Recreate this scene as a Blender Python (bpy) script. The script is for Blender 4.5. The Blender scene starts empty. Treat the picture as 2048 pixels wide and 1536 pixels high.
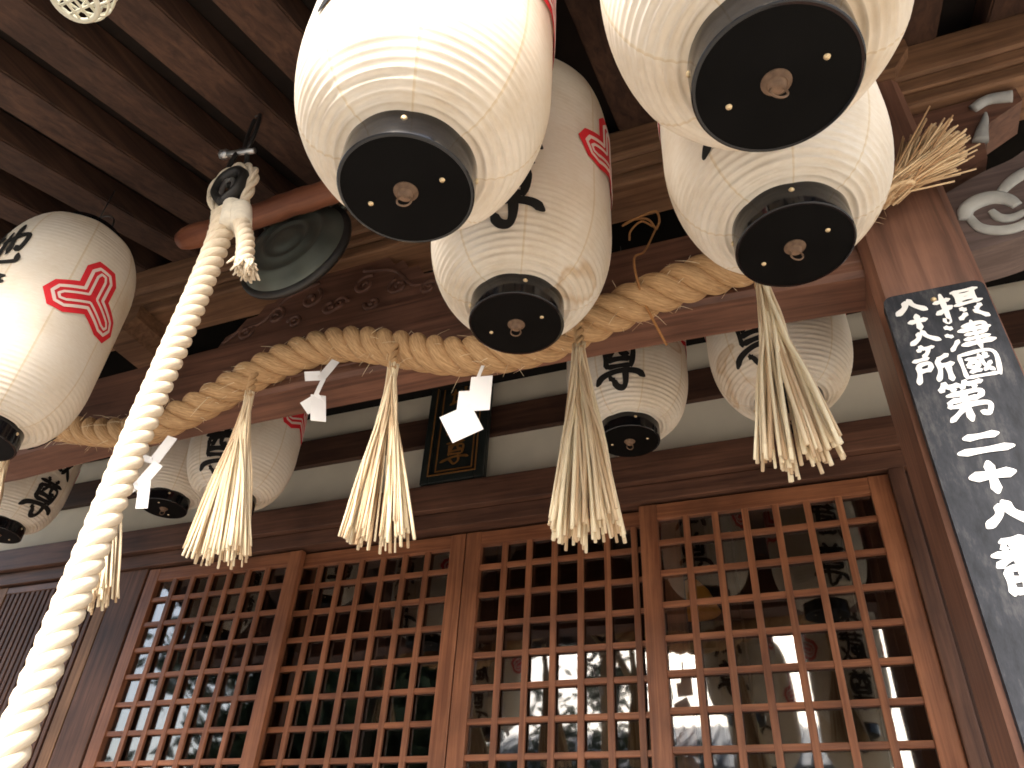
import bpy, bmesh, math, random
from mathutils import Vector, Matrix
C = bpy.context.scene
COL = C.collection
R = math.radians
rnd = random.Random(7)

# ------------------------------------------------------------------ camera
FPX = 1530.23
def _mk(p, y, r):
    cp, sp, cy, sy = math.cos(p), math.sin(p), math.cos(y), math.sin(y)
    f = Vector((-sy*cp, cy*cp, sp)); rt = Vector((cy, sy, 0)); dn = f.cross(rt)
    c, s = math.cos(r), math.sin(r)
    return c*rt + s*dn, -s*rt + c*dn, f
right, down, fwd = _mk(R(36.36097), R(23.67630), R(-3.65021))
cam = bpy.data.cameras.new('camera'); camo = bpy.data.objects.new('camera', cam); COL.objects.link(camo)
cam.sensor_width = 36; cam.sensor_fit = 'HORIZONTAL'; cam.lens = FPX/2048*36
cam.clip_start = 0.02; cam.clip_end = 2000
m = Matrix.Identity(4)
for i in range(3):
    m[i][0] = right[i]; m[i][1] = -down[i]; m[i][2] = -fwd[i]
camo.matrix_world = m
C.camera = camo

# ------------------------------------------------------------------ sky, sun, exposure
SUN_EL, SUN_AZ = 35.0, -2.0           # azimuth measured from -Y (in front of the hall) towards +X
w = bpy.data.worlds.new('World'); C.world = w; w.use_nodes = True
nt = w.node_tree; nt.nodes.clear()
sky = nt.nodes.new('ShaderNodeTexSky'); sky.sky_type = 'NISHITA'; sky.sun_disc = False
sky.sun_elevation = R(SUN_EL); sky.sun_rotation = R(180 - SUN_AZ); sky.dust_density = 4.0; sky.air_density = 1.0
bg = nt.nodes.new('ShaderNodeBackground'); bg.inputs[1].default_value = 0.15
wo = nt.nodes.new('ShaderNodeOutputWorld')
nt.links.new(sky.outputs[0], bg.inputs[0]); nt.links.new(bg.outputs[0], wo.inputs[0])
sl = bpy.data.lights.new('sun', 'SUN'); sl.energy = 2.0; sl.angle = R(24); sl.color = (1.0, 0.97, 0.94)
so = bpy.data.objects.new('sun', sl); COL.objects.link(so)
sd = Vector((math.sin(R(SUN_AZ))*math.cos(R(SUN_EL)), -math.cos(R(SUN_AZ))*math.cos(R(SUN_EL)), math.sin(R(SUN_EL))))
so.rotation_euler = sd.to_track_quat('Z', 'Y').to_euler(); so.location = sd*30
C.view_settings.view_transform = 'Standard'; C.view_settings.look = 'None'; C.view_settings.gamma = 1
C.view_settings.use_curve_mapping = False
C.view_settings.exposure = 1.92
C.render.engine = 'CYCLES'
C.cycles.use_denoising = True
C.cycles.max_bounces = 8; C.cycles.transparent_max_bounces = 12
C.cycles.filter_width = 1.7

# ------------------------------------------------------------------ materials
def mat(name):
    mt = bpy.data.materials.new(name); mt.use_nodes = True
    n = mt.node_tree.nodes; b = n['Principled BSDF']
    return mt, n, mt.node_tree.links, b
def ramp(n, stops):
    r = n.new('ShaderNodeValToRGB'); e = r.color_ramp.elements
    while len(e) < len(stops): e.new(0.5)
    for i, (p, c) in enumerate(stops): e[i].position = p; e[i].color = (*c, 1)
    return r
def wood(name, dark, light, axis='X', rough=0.55, grain=26, bump=0.25, spec=0.35):
    mt, n, l, b = mat(name)
    tc = n.new('ShaderNodeTexCoord'); mp = n.new('ShaderNodeMapping'); oi = n.new('ShaderNodeObjectInfo')
    sc = {'X': (1.3, grain, grain), 'Y': (grain, 1.3, grain), 'Z': (grain, grain, 1.3)}[axis]
    mp.inputs['Scale'].default_value = sc
    ad = n.new('ShaderNodeVectorMath'); ad.operation = 'ADD'
    rm = n.new('ShaderNodeVectorMath'); rm.operation = 'SCALE'; rm.inputs[0].default_value = (7.3, 5.1, 9.7)
    l.new(oi.outputs['Random'], rm.inputs['Scale'])
    l.new(tc.outputs['Object'], ad.inputs[0]); l.new(rm.outputs[0], ad.inputs[1]); l.new(ad.outputs[0], mp.inputs[0])
    nz = n.new('ShaderNodeTexNoise'); nz.inputs['Scale'].default_value = 1.6; nz.inputs['Detail'].default_value = 7; nz.inputs['Roughness'].default_value = 0.62; nz.inputs['Distortion'].default_value = 0.6
    l.new(mp.outputs[0], nz.inputs['Vector'])
    rp = ramp(n, [(0.30, dark), (0.52, tuple(0.5*(a+c) for a, c in zip(dark, light))), (0.74, light)])
    l.new(nz.outputs['Fac'], rp.inputs[0])
    n2 = n.new('ShaderNodeTexNoise'); n2.inputs['Scale'].default_value = 3.5; n2.inputs['Detail'].default_value = 4
    l.new(ad.outputs[0], n2.inputs['Vector'])
    r2 = ramp(n, [(0.3, (0.62, 0.6, 0.6)), (0.7, (1.12, 1.1, 1.08))]); l.new(n2.outputs['Fac'], r2.inputs[0])
    mx = n.new('ShaderNodeMix'); mx.data_type = 'RGBA'; mx.blend_type = 'MULTIPLY'; mx.inputs['Factor'].default_value = 1
    l.new(rp.outputs[0], mx.inputs['A']); l.new(r2.outputs[0], mx.inputs['B']); l.new(mx.outputs['Result'], b.inputs['Base Color'])
    b.inputs['Roughness'].default_value = rough; b.inputs['Specular IOR Level'].default_value = spec
    bp = n.new('ShaderNodeBump'); bp.inputs['Strength'].default_value = bump; bp.inputs['Distance'].default_value = 0.004
    l.new(nz.outputs['Fac'], bp.inputs['Height']); l.new(bp.outputs[0], b.inputs['Normal'])
    return mt
def plain(name, col, rough=0.6, spec=0.4, metal=0.0, var=0.12, scale=9, bump=0.0):
    mt, n, l, b = mat(name)
    tc = n.new('ShaderNodeTexCoord'); nz = n.new('ShaderNodeTexNoise'); nz.inputs['Scale'].default_value = scale; nz.inputs['Detail'].default_value = 6
    l.new(tc.outputs['Object'], nz.inputs['Vector'])
    rp = ramp(n, [(0.3, tuple(c*(1-var) for c in col)), (0.7, tuple(min(1, c*(1+var)) for c in col))])
    l.new(nz.outputs['Fac'], rp.inputs[0]); l.new(rp.outputs[0], b.inputs['Base Color'])
    b.inputs['Roughness'].default_value = rough; b.inputs['Specular IOR Level'].default_value = spec; b.inputs['Metallic'].default_value = metal
    if bump:
        bp = n.new('ShaderNodeBump'); bp.inputs['Strength'].default_value = bump; bp.inputs['Distance'].default_value = 0.003
        l.new(nz.outputs['Fac'], bp.inputs['Height']); l.new(bp.outputs[0], b.inputs['Normal'])
    return mt
W = {}
for ax in 'XYZ':
    W['beam'+ax] = wood('weathered_beam_wood_'+ax.lower(), (0.095, 0.043, 0.028), (0.265, 0.130, 0.084), ax, 0.5, spec=0.45)
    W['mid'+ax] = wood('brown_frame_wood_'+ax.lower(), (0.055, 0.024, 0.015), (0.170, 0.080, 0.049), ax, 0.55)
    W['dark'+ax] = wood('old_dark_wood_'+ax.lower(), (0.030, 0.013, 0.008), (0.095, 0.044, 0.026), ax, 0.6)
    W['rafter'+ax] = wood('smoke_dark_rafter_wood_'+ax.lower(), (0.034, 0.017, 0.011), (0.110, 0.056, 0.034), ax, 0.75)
    W['door'+ax] = wood('red_brown_door_wood_'+ax.lower(), (0.150, 0.050, 0.022), (0.380, 0.155, 0.072), ax, 0.45, grain=34, spec=0.4)
    W['light'+ax] = wood('pale_brown_wood_'+ax.lower(), (0.130, 0.064, 0.032), (0.350, 0.190, 0.100), ax, 0.6)
W['log'] = wood('red_log_wood', (0.15, 0.050, 0.026), (0.36, 0.145, 0.075), 'X', 0.5, grain=16)
W['grey'] = wood('greyed_wood', (0.085, 0.060, 0.055), (0.200, 0.145, 0.130), 'X', 0.7)
M_gapshade = plain('painted_gap_shade', (0.006, 0.005, 0.004), 0.9, 0.1)  # near-black colour stands in for deep shade behind the strut
M_roof = plain('dark_roof_boards', (0.020, 0.014, 0.011), 0.85, 0.2)  # one very dark tone for the roof boards
M_plaster = plain('off_white_plaster', (0.66, 0.60, 0.48), 0.9, 0.2, var=0.08, scale=4)
M_lacquer = plain('black_lacquer', (0.006, 0.006, 0.007), 0.10, 0.5, var=0.2)
M_disc = plain('matt_black_paint', (0.0025, 0.0024, 0.0023), 0.6, 0.08, var=0.4)
M_brass = plain('tarnished_brass', (0.72, 0.56, 0.33), 0.45, 0.5, 0.6)
M_woodplug = plain('turned_pale_wood', (0.17, 0.105, 0.065), 0.6, 0.3, var=0.45, scale=60)
M_iron = plain('dark_iron', (0.05, 0.048, 0.045), 0.45, 0.5, 0.7)
M_steel = plain('galvanised_steel', (0.55, 0.55, 0.53), 0.35, 0.5, 0.9)
M_ink = plain('black_ink', (0.012, 0.011, 0.010), 0.75, 0.2)
M_red = plain('red_ink', (0.62, 0.025, 0.035), 0.75, 0.2, var=0.10, scale=25)
M_pink = plain('faded_paper_lines', (0.74, 0.60, 0.54), 0.85, 0.15, var=0.06)
M_white = plain('white_paint', (0.80, 0.80, 0.78), 0.5, 0.3, var=0.04)
M_worn = plain('worn_white_paint', (0.40, 0.40, 0.375), 0.7, 0.25, var=0.22, scale=14)
M_whip = plain('cotton_tape', (0.80, 0.73, 0.60), 0.85, 0.15, var=0.12, scale=40, bump=0.6)
M_paper = plain('folded_white_paper', (0.80, 0.79, 0.78), 0.8, 0.2, var=0.02)
M_cage = plain('yellowed_white_plastic', (0.62, 0.60, 0.47), 0.45, 0.4, var=0.06)
M_bronze = plain('dark_green_bronze', (0.085, 0.095, 0.078), 0.42, 0.5, 0.35, var=0.4, scale=5, bump=0.2)
M_gold = plain('dull_gold', (0.24, 0.11, 0.03), 0.5, 0.4, 0.4, var=0.25, scale=20)
M_plaque = plain('black_green_lacquer', (0.014, 0.017, 0.015), 0.4, 0.4)
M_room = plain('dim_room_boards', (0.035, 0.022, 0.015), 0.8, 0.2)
M_cream = plain('cream_render', (0.84, 0.80, 0.70), 0.9, 0.2, var=0.05, scale=1)
M_tile = plain('grey_roof_tile', (0.16, 0.17, 0.19), 0.6, 0.3, var=0.3, scale=6)
M_orange = plain('orange_cloth', (0.90, 0.36, 0.05), 0.8, 0.2)
def lantern_paper():
    mt, n, l, b = mat('aged_lantern_paper')
    tc = n.new('ShaderNodeTexCoord'); oi = n.new('ShaderNodeObjectInfo')
    rm = n.new('ShaderNodeVectorMath'); rm.operation = 'SCALE'; rm.inputs[0].default_value = (3.1, 7.7, 5.3)
    ad = n.new('ShaderNodeVectorMath'); ad.operation = 'ADD'
    l.new(oi.outputs['Random'], rm.inputs['Scale']); l.new(tc.outputs['Object'], ad.inputs[0]); l.new(rm.outputs[0], ad.inputs[1])
    nz = n.new('ShaderNodeTexNoise'); nz.inputs['Scale'].default_value = 5; nz.inputs['Detail'].default_value = 8; nz.inputs['Roughness'].default_value = 0.6
    l.new(ad.outputs[0], nz.inputs['Vector'])
    rp = ramp(n, [(0.28, (0.70, 0.60, 0.46)), (0.48, (0.82, 0.745, 0.63)), (0.7, (0.86, 0.81, 0.72))]); l.new(nz.outputs['Fac'], rp.inputs[0])
    # fine paper fibre
    mp = n.new('ShaderNodeMapping'); mp.inputs['Scale'].default_value = (60, 60, 420); l.new(ad.outputs[0], mp.inputs[0])
    nf = n.new('ShaderNodeTexNoise'); nf.inputs['Scale'].default_value = 1; nf.inputs['Detail'].default_value = 3; l.new(mp.outputs[0], nf.inputs['Vector'])
    rf = ramp(n, [(0.3, (0.93, 0.91, 0.88)), (0.7, (1, 1, 1))]); l.new(nf.outputs['Fac'], rf.inputs[0])
    mx = n.new('ShaderNodeMix'); mx.data_type = 'RGBA'; mx.blend_type = 'MULTIPLY'; mx.inputs['Factor'].default_value = 1
    l.new(rp.outputs[0], mx.inputs['A']); l.new(rf.outputs[0], mx.inputs['B'])
    # water stains: thin wandering brown tide lines
    mv = n.new('ShaderNodeMapping'); mv.inputs['Scale'].default_value = (1.6, 1.6, 2.6); l.new(ad.outputs[0], mv.inputs[0])
    ns = n.new('ShaderNodeTexNoise'); ns.inputs['Scale'].default_value = 1.3; ns.inputs['Detail'].default_value = 3; l.new(mv.outputs[0], ns.inputs['Vector'])
    rs = ramp(n, [(0.0, (1, 1, 1)), (0.655, (1, 1, 1)), (0.668, (0.80, 0.68, 0.55)), (0.69, (0.96, 0.93, 0.89))]); l.new(ns.outputs['Fac'], rs.inputs[0])
    m2 = n.new('ShaderNodeMix'); m2.data_type = 'RGBA'; m2.blend_type = 'MULTIPLY'; m2.inputs['Factor'].default_value = 1
    l.new(mx.outputs['Result'], m2.inputs['A']); l.new(rs.outputs[0], m2.inputs['B'])
    # seams: UV.x runs 0..8 round the body
    uv = n.new('ShaderNodeUVMap'); sx = n.new('ShaderNodeSeparateXYZ'); l.new(uv.outputs[0], sx.inputs[0])
    fr = n.new('ShaderNodeMath'); fr.operation = 'FRACT'; l.new(sx.outputs['X'], fr.inputs[0])
    rr = ramp(n, [(0.0, (0.86, 0.79, 0.66)), (0.03, (0.93, 0.88, 0.79)), (0.04, (1, 1, 1)), (1.0, (1, 1, 1))]); l.new(fr.outputs[0], rr.inputs[0])
    m3 = n.new('ShaderNodeMix'); m3.data_type = 'RGBA'; m3.blend_type = 'MULTIPLY'; m3.inputs['Factor'].default_value = 1
    l.new(m2.outputs['Result'], m3.inputs['A']); l.new(rr.outputs[0], m3.inputs['B'])
    l.new(m3.outputs['Result'], b.inputs['Base Color'])
    b.inputs['Roughness'].default_value = 0.75; b.inputs['Specular IOR Level'].default_value = 0.25
    tr = n.new('ShaderNodeBsdfTranslucent'); l.new(m3.outputs['Result'], tr.inputs[0])
    ms = n.new('ShaderNodeMixShader'); ms.inputs[0].default_value = 0.22
    out = n['Material Output']; l.new(b.outputs[0], ms.inputs[1]); l.new(tr.outputs[0], ms.inputs[2]); l.new(ms.outputs[0], out.inputs[0])
    bp = n.new('ShaderNodeBump'); bp.inputs['Strength'].default_value = 0.12; bp.inputs['Distance'].default_value = 0.002
    l.new(nf.outputs['Fac'], bp.inputs['Height']); l.new(bp.outputs[0], b.inputs['Normal'])
    return mt
M_lantern = lantern_paper()
def fibre(name, dark, light, uvscale, bump=0.6, island=False):
    mt, n, l, b = mat(name)
    uv = n.new('ShaderNodeUVMap'); mp = n.new('ShaderNodeMapping'); mp.inputs['Scale'].default_value = uvscale
    l.new(uv.outputs[0], mp.inputs[0])
    nz = n.new('ShaderNodeTexNoise'); nz.inputs['Scale'].default_value = 1; nz.inputs['Detail'].default_value = 6; nz.inputs['Roughness'].default_value = 0.65
    l.new(mp.outputs[0], nz.inputs['Vector'])
    fac = nz.outputs['Fac']
    if island:
        g = n.new('ShaderNodeNewGeometry'); ma = n.new('ShaderNodeMath'); ma.operation = 'MULTIPLY_ADD'
        ma.inputs[1].default_value = 0.55; l.new(g.outputs['Random Per Island'], ma.inputs[0])
        mb = n.new('ShaderNodeMath'); mb.operation = 'MULTIPLY'; mb.inputs[1].default_value = 0.5; l.new(fac, mb.inputs[0]); l.new(mb.outputs[0], ma.inputs[2])
        fac2 = ma.outputs[0]
    else: fac2 = fac
    rp = ramp(n, [(0.25, dark), (0.72, light)]); l.new(fac2, rp.inputs[0]); l.new(rp.outputs[0], b.inputs['Base Color'])
    b.inputs['Roughness'].default_value = 0.7; b.inputs['Specular IOR Level'].default_value = 0.25
    bp = n.new('ShaderNodeBump'); bp.inputs['Strength'].default_value = bump; bp.inputs['Distance'].default_value = 0.004
    l.new(fac, bp.inputs['Height']); l.new(bp.outputs[0], b.inputs['Normal'])
    return mt
M_straw = fibre('dry_rice_straw', (0.54, 0.37, 0.22), (0.86, 0.75, 0.53), (1, 8, 1), 0.3, True)
M_strawend = fibre('brown_straw_ends', (0.46, 0.265, 0.13), (0.80, 0.60, 0.36), (1, 8, 1), 0.3, True)
M_strawrope = fibre('twisted_straw', (0.30, 0.160, 0.066), (0.70, 0.465, 0.245), (3.2, 34, 1), 0.9)
M_cotton = fibre('cotton_rope', (0.66, 0.52, 0.36), (0.83, 0.74, 0.58), (6, 26, 1), 0.5)
M_twine = fibre('tan_twine', (0.26, 0.115, 0.04), (0.45, 0.22, 0.08), (30, 4, 1), 0.4)
def glass_mat():
    mt, n, l, b = mat('old_window_glass')
    out = n['Material Output']; n.remove(b)
    t = n.new('ShaderNodeBsdfTransparent'); t.inputs[0].default_value = (0.80, 0.81, 0.80, 1)
    g = n.new('ShaderNodeBsdfGlossy'); g.inputs['Roughness'].default_value = 0.03
    f = n.new('ShaderNodeFresnel'); ge = n.new('ShaderNodeNewGeometry'); mr = n.new('ShaderNodeMapRange')
    mr.inputs['To Min'].default_value = 2.1; mr.inputs['To Max'].default_value = 1/2.1      # same reflection on both faces of the pane
    l.new(ge.outputs['Backfacing'], mr.inputs['Value']); l.new(mr.outputs[0], f.inputs[0])
    tc = n.new('ShaderNodeTexCoord'); nz = n.new('ShaderNodeTexNoise'); nz.inputs['Scale'].default_value = 1.6; nz.inputs['Detail'].default_value = 2
    l.new(tc.outputs['Object'], nz.inputs['Vector'])
    bp = n.new('ShaderNodeBump'); bp.inputs['Strength'].default_value = 0.10; bp.inputs['Distance'].default_value = 0.02
    l.new(nz.outputs['Fac'], bp.inputs['Height']); l.new(bp.outputs[0], g.inputs['Normal'])
    ms = n.new('ShaderNodeMixShader'); l.new(f.outputs[0], ms.inputs[0]); l.new(t.outputs[0], ms.inputs[1]); l.new(g.outputs[0], ms.inputs[2]); l.new(ms.outputs[0], out.inputs[0])
    return mt
M_glass = glass_mat()
def board_mat():
    mt, n, l, b = mat('weathered_ink_board')
    tc = n.new('ShaderNodeTexCoord'); mp = n.new('ShaderNodeMapping'); mp.inputs['Scale'].default_value = (16, 16, 5); l.new(tc.outputs['Object'], mp.inputs[0])
    nz = n.new('ShaderNodeTexNoise'); nz.inputs['Scale'].default_value = 1.5; nz.inputs['Detail'].default_value = 9; nz.inputs['Roughness'].default_value = 0.72; l.new(mp.outputs[0], nz.inputs['Vector'])
    rp = ramp(n, [(0.34, (0.009, 0.011, 0.015)), (0.52, (0.024, 0.027, 0.035)), (0.76, (0.105, 0.102, 0.100))]); l.new(nz.outputs['Fac'], rp.inputs[0]); l.new(rp.outputs[0], b.inputs['Base Color'])
    b.inputs['Roughness'].default_value = 0.62; b.inputs['Specular IOR Level'].default_value = 0.22
    bp = n.new('ShaderNodeBump'); bp.inputs['Strength'].default_value = 0.3; bp.inputs['Distance'].default_value = 0.003
    l.new(nz.outputs['Fac'], bp.inputs['Height']); l.new(bp.outputs[0], b.inputs['Normal'])
    return mt
M_board = board_mat()
def ground_mat():
    mt, n, l, b = mat('pale_gravel')
    tc = n.new('ShaderNodeTexCoord'); nz = n.new('ShaderNodeTexNoise'); nz.inputs['Scale'].default_value = 40; nz.inputs['Detail'].default_value = 6
    l.new(tc.outputs['Object'], nz.inputs['Vector'])
    rp = ramp(n, [(0.3, (0.30, 0.27, 0.22)), (0.7, (0.52, 0.47, 0.40))]); l.new(nz.outputs['Fac'], rp.inputs[0]); l.new(rp.outputs[0], b.inputs['Base Color'])
    b.inputs['Roughness'].default_value = 0.95
    return mt
M_ground = ground_mat()
M_bark = plain('grey_bark', (0.13, 0.10, 0.075), 0.9, 0.2, var=0.3)
def leaf_mat():
    mt, n, l, b = mat('dark_leaves')
    g = n.new('ShaderNodeNewGeometry'); rp = ramp(n, [(0, (0.018, 0.034, 0.014)), (1, (0.06, 0.09, 0.035))])
    l.new(g.outputs['Random Per Island'], rp.inputs[0]); l.new(rp.outputs[0], b.inputs['Base Color']); b.inputs['Roughness'].default_value = 0.6
    return mt
M_leaf = leaf_mat()

# ------------------------------------------------------------------ mesh helpers
class MB:
    def __init__(s): s.v = []; s.f = []; s.uv = []; s.smooth = []
    def add(s, vs, fs, uvs=None, smooth=False):
        o = len(s.v); s.v += [tuple(p) for p in vs]
        for i, f in enumerate(fs):
            s.f.append(tuple(o+k for k in f)); s.uv.append(uvs[i] if uvs else None); s.smooth.append(smooth)
    def box(s, x0, x1, y0, y1, z0, z1, b=0.0):
        if b <= 0:
            vs = [(x, y, z) for x in (x0, x1) for y in (y0, y1) for z in (z0, z1)]
            s.add(vs, [(0,1,3,2),(4,6,7,5),(0,4,5,1),(2,3,7,6),(0,2,6,4),(1,5,7,3)])
        else:
            bm = bmesh.new(); bmesh.ops.create_cube(bm, size=1)
            for v in bm.verts:
                v.co = Vector(((x0+x1)/2+v.co.x*(x1-x0), (y0+y1)/2+v.co.y*(y1-y0), (z0+z1)/2+v.co.z*(z1-z0)))
            bmesh.ops.bevel(bm, geom=bm.edges[:], offset=b, segments=2, affect='EDGES', profile=0.6)
            bm.verts.index_update()
            s.add([v.co for v in bm.verts], [[v.index for v in f.verts] for f in bm.faces]); bm.free()
    def tube(s, pts, rad, seg=10, cap=True, flat=1.0, up=None, smooth=True, uvlen=None):
        pts = [Vector(p) for p in pts]; n = len(pts)
        rads = rad if isinstance(rad, (list, tuple)) else [rad]*n
        T = [(pts[min(i+1, n-1)]-pts[max(i-1, 0)]).normalized() for i in range(n)]
        u = Vector(up) if up else (Vector((0, 0, 1)) if abs(T[0].z) < 0.9 else Vector((1, 0, 0)))
        N = (u - T[0]*u.dot(T[0])).normalized(); vs = []; L = 0; Ls = []
        for i in range(n):
            if i:
                L += (pts[i]-pts[i-1]).length
                N = (N - T[i]*N.dot(T[i])); N = N.normalized() if N.length > 1e-6 else T[i].orthogonal().normalized()
            Ls.append(L)
            B = T[i].cross(N)
            for k in range(seg):
                a = 2*math.pi*k/seg
                vs.append(pts[i]+(N*math.cos(a)*flat+B*math.sin(a))*rads[i])
        fs = []; us = []
        for i in range(n-1):
            for k in range(seg):
                k2 = (k+1) % seg
                fs.append((i*seg+k, i*seg+k2, (i+1)*seg+k2, (i+1)*seg+k))
                us.append([(Ls[i]*10, k/seg), (Ls[i]*10, (k+1)/seg), (Ls[i+1]*10, (k+1)/seg), (Ls[i+1]*10, k/seg)])
        if cap:
            fs.append(tuple(range(seg-1, -1, -1))); us.append([(0, 0)]*seg)
            fs.append(tuple((n-1)*seg+k for k in range(seg))); us.append([(0, 0)]*seg)
        s.add(vs, fs, us, smooth)
    def lathe(s, prof, seg=32, center=(0, 0, 0), axis='Z', smooth=True):
        vs = []; c = Vector(center)
        for r, z in prof:
            for k in range(seg):
                a = 2*math.pi*k/seg; p = Vector((r*math.cos(a), r*math.sin(a), z))
                if axis == 'Y': p = Vector((p.x, p.z, p.y))
                vs.append(c+p)
        fs = []
        for i in range(len(prof)-1):
            for k in range(seg):
                k2 = (k+1) % seg; q = (i*seg+k, i*seg+k2, (i+1)*seg+k2, (i+1)*seg+k)
                fs.append(q[::-1] if axis == 'Y' else q)
        s.add(vs, fs, None, smooth)
    def prism(s, poly, y0, y1):      # outline in XZ, thickness along Y
        n = len(poly); vs = [(x, y0, z) for x, z in poly]+[(x, y1, z) for x, z in poly]
        fs = [tuple(range(n)), tuple(range(2*n-1, n-1, -1))]+[(i, n+i, n+(i+1) % n, (i+1) % n) for i in range(n)]
        s.add(vs, fs)
    def build(s, name, m, parent=None, loc=(0, 0, 0)):
        me = bpy.data.meshes.new(name); L = Vector(loc)
        me.from_pydata([Vector(p)-L for p in s.v], [], s.f)
        if any(u is not None for u in s.uv):
            ul = me.uv_layers.new(name='UVMap'); i = 0
            for f, u in zip(s.f, s.uv):
                for k in range(len(f)):
                    ul.data[i].uv = u[k] if u else (0, 0); i += 1
        me.polygons.foreach_set('use_smooth', s.smooth); me.update()
        me.materials.append(m)
        o = bpy.data.objects.new(name, me); COL.objects.link(o)
        if parent is not None:
            o.parent = parent
            o.location = L - parent_world(parent)
        else: o.location = L
        return o
def parent_world(p):
    v = Vector(p.location)
    while p.parent: p = p.parent; v += Vector(p.location)
    return v
def tag(o, label, cat, group=None, kind=None):
    o['label'] = label; o['category'] = cat
    if group: o['group'] = group
    if kind: o['kind'] = kind
    return o
def empty(name, loc, label, cat, group=None):
    o = bpy.data.objects.new(name, None); COL.objects.link(o); o.location = loc; o.empty_display_size = 0.05
    return tag(o, label, cat, group)
def struct(name, mb, m):
    o = mb.build(name, m); o['kind'] = 'structure'; return o
def one(name, mb, m, label, cat, group=None, loc=(0, 0, 0)):
    return tag(mb.build(name, m, None, loc), label, cat, group)
def bez(pts, n=8):
    """Catmull-Rom through 2-D or 3-D points"""
    P = [Vector(p) for p in pts]; P = [P[0]*2-P[1]]+P+[P[-1]*2-P[-2]]; out = []
    for i in range(1, len(P)-2):
        for k in range(n):
            t = k/n; a, b, c, d = P[i-1:i+3]
            out.append(0.5*((2*b)+(c-a)*t+(2*a-5*b+4*c-d)*t*t+(3*b-a-3*c+d)*t**3))
    out.append(P[-2]); return out

# ------------------------------------------------------------------ brush writing
K = {
'八': [[(.40,.22),(.33,.55),(.05,.88)],[(.50,.12),(.62,.5),(.97,.84)]],
'十': [[(.03,.47),(.97,.40)],[(.50,.03),(.50,.97)]],
'二': [[(.20,.25),(.80,.20)],[(.03,.82),(.97,.76)]],
'ヶ': [[(.35,.10),(.28,.32),(.10,.52)],[(.30,.35),(.95,.30)],[(.66,.33),(.56,.7),(.28,.97)]],
'所': [[(.05,.12),(.46,.06)],[(.12,.28),(.43,.25),(.42,.5)],[(.13,.28),(.13,.6),(.02,.97)],[(.14,.52),(.43,.49)],[(.93,.03),(.62,.18)],[(.63,.16),(.62,.6),(.50,.95)],[(.64,.42),(.99,.39)],[(.84,.42),(.84,.99)]],
'摂': [[(.02,.30),(.37,.24)],[(.21,.05),(.21,.90),(.10,.82)],[(.02,.64),(.37,.48)],[(.43,.08),(.97,.06)],[(.53,.08),(.53,.46)],[(.86,.07),(.86,.5)],[(.53,.21),(.86,.20)],[(.53,.33),(.86,.32)],[(.40,.49),(.99,.44)],[(.50,.60),(.60,.68)],[(.43,.93),(.60,.76)],[(.93,.56),(.80,.67)],[(.74,.72),(.99,.94)]],
'津': [[(.06,.10),(.20,.20)],[(.02,.38),(.16,.46)],[(.03,.93),(.25,.60)],[(.42,.19),(.86,.16),(.85,.47)],[(.30,.34),(.99,.30)],[(.42,.49),(.86,.46)],[(.38,.64),(.92,.60)],[(.28,.81),(.99,.76)],[(.64,.02),(.64,.99)]],
'國': [[(.08,.08),(.08,.97)],[(.08,.08),(.92,.06),(.92,.97)],[(.08,.93),(.92,.91)],[(.20,.27),(.80,.25)],[(.25,.42),(.25,.60)],[(.25,.41),(.47,.40),(.46,.6)],[(.25,.58),(.47,.57)],[(.20,.76),(.52,.71)],[(.56,.14),(.62,.55),(.82,.80)],[(.80,.45),(.58,.77)],[(.68,.14),(.77,.20)]],
'第': [[(.22,.01),(.07,.22)],[(.20,.12),(.48,.09)],[(.30,.12),(.37,.23)],[(.63,.01),(.50,.20)],[(.61,.11),(.96,.08)],[(.73,.11),(.80,.22)],[(.16,.32),(.83,.29),(.80,.46)],[(.80,.45),(.20,.48)],[(.20,.47),(.15,.64)],[(.15,.63),(.90,.60),(.86,.84),(.72,.80)],[(.50,.25),(.50,.99)],[(.47,.64),(.08,.94)]],
'番': [[(.75,.02),(.25,.09)],[(.28,.15),(.36,.23)],[(.73,.12),(.62,.23)],[(.04,.30),(.96,.27)],[(.50,.07),(.50,.50)],[(.48,.30),(.06,.52)],[(.52,.30),(.96,.49)],[(.22,.56),(.22,.99)],[(.22,.56),(.80,.55),(.80,.99)],[(.22,.75),(.80,.74)],[(.22,.95),(.80,.94)],[(.50,.56),(.50,.94)]],
'尊': [[(.30,.02),(.38,.10)],[(.70,.00),(.60,.10)],[(.10,.15),(.90,.12)],[(.20,.24),(.21,.62)],[(.20,.24),(.80,.22),(.79,.62)],[(.42,.14),(.40,.28),(.30,.40)],[(.58,.14),(.58,.36),(.74,.38)],[(.22,.47),(.78,.46)],[(.22,.60),(.80,.59)],[(-.12,.86),(.10,.76),(.50,.71),(.92,.70),(1.12,.77)],[(.64,.62),(.66,.86),(.60,.98),(.44,.96),(.34,.84)],[(.26,.80),(.36,.86)]],
'蔵': [[(.05,.12),(.95,.10)],[(.32,.02),(.33,.20)],[(.66,.02),(.65,.20)],[(.15,.28),(.98,.24)],[(.15,.28),(.14,.65),(.03,.97)],[(.26,.40),(.26,.85)],[(.26,.40),(.58,.38)],[(.26,.84),(.60,.82)],[(.30,.52),(.55,.51),(.55,.68)],[(.30,.68),(.55,.67)],[(.42,.40),(.42,.84)],[(.65,.20),(.72,.60),(1.02,.95)],[(.96,.45),(.62,.90)],[(.80,.14),(.90,.20)]],
'地': [[(.03,.35),(.36,.31)],[(.20,.12),(.20,.78)],[(.02,.84),(.40,.70)],[(.42,.45),(.93,.30),(.90,.62),(.80,.58)],[(.67,.04),(.67,.72)],[(.50,.20),(.50,.85),(.60,.93),(.97,.90),(.97,.74)]],
}
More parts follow.
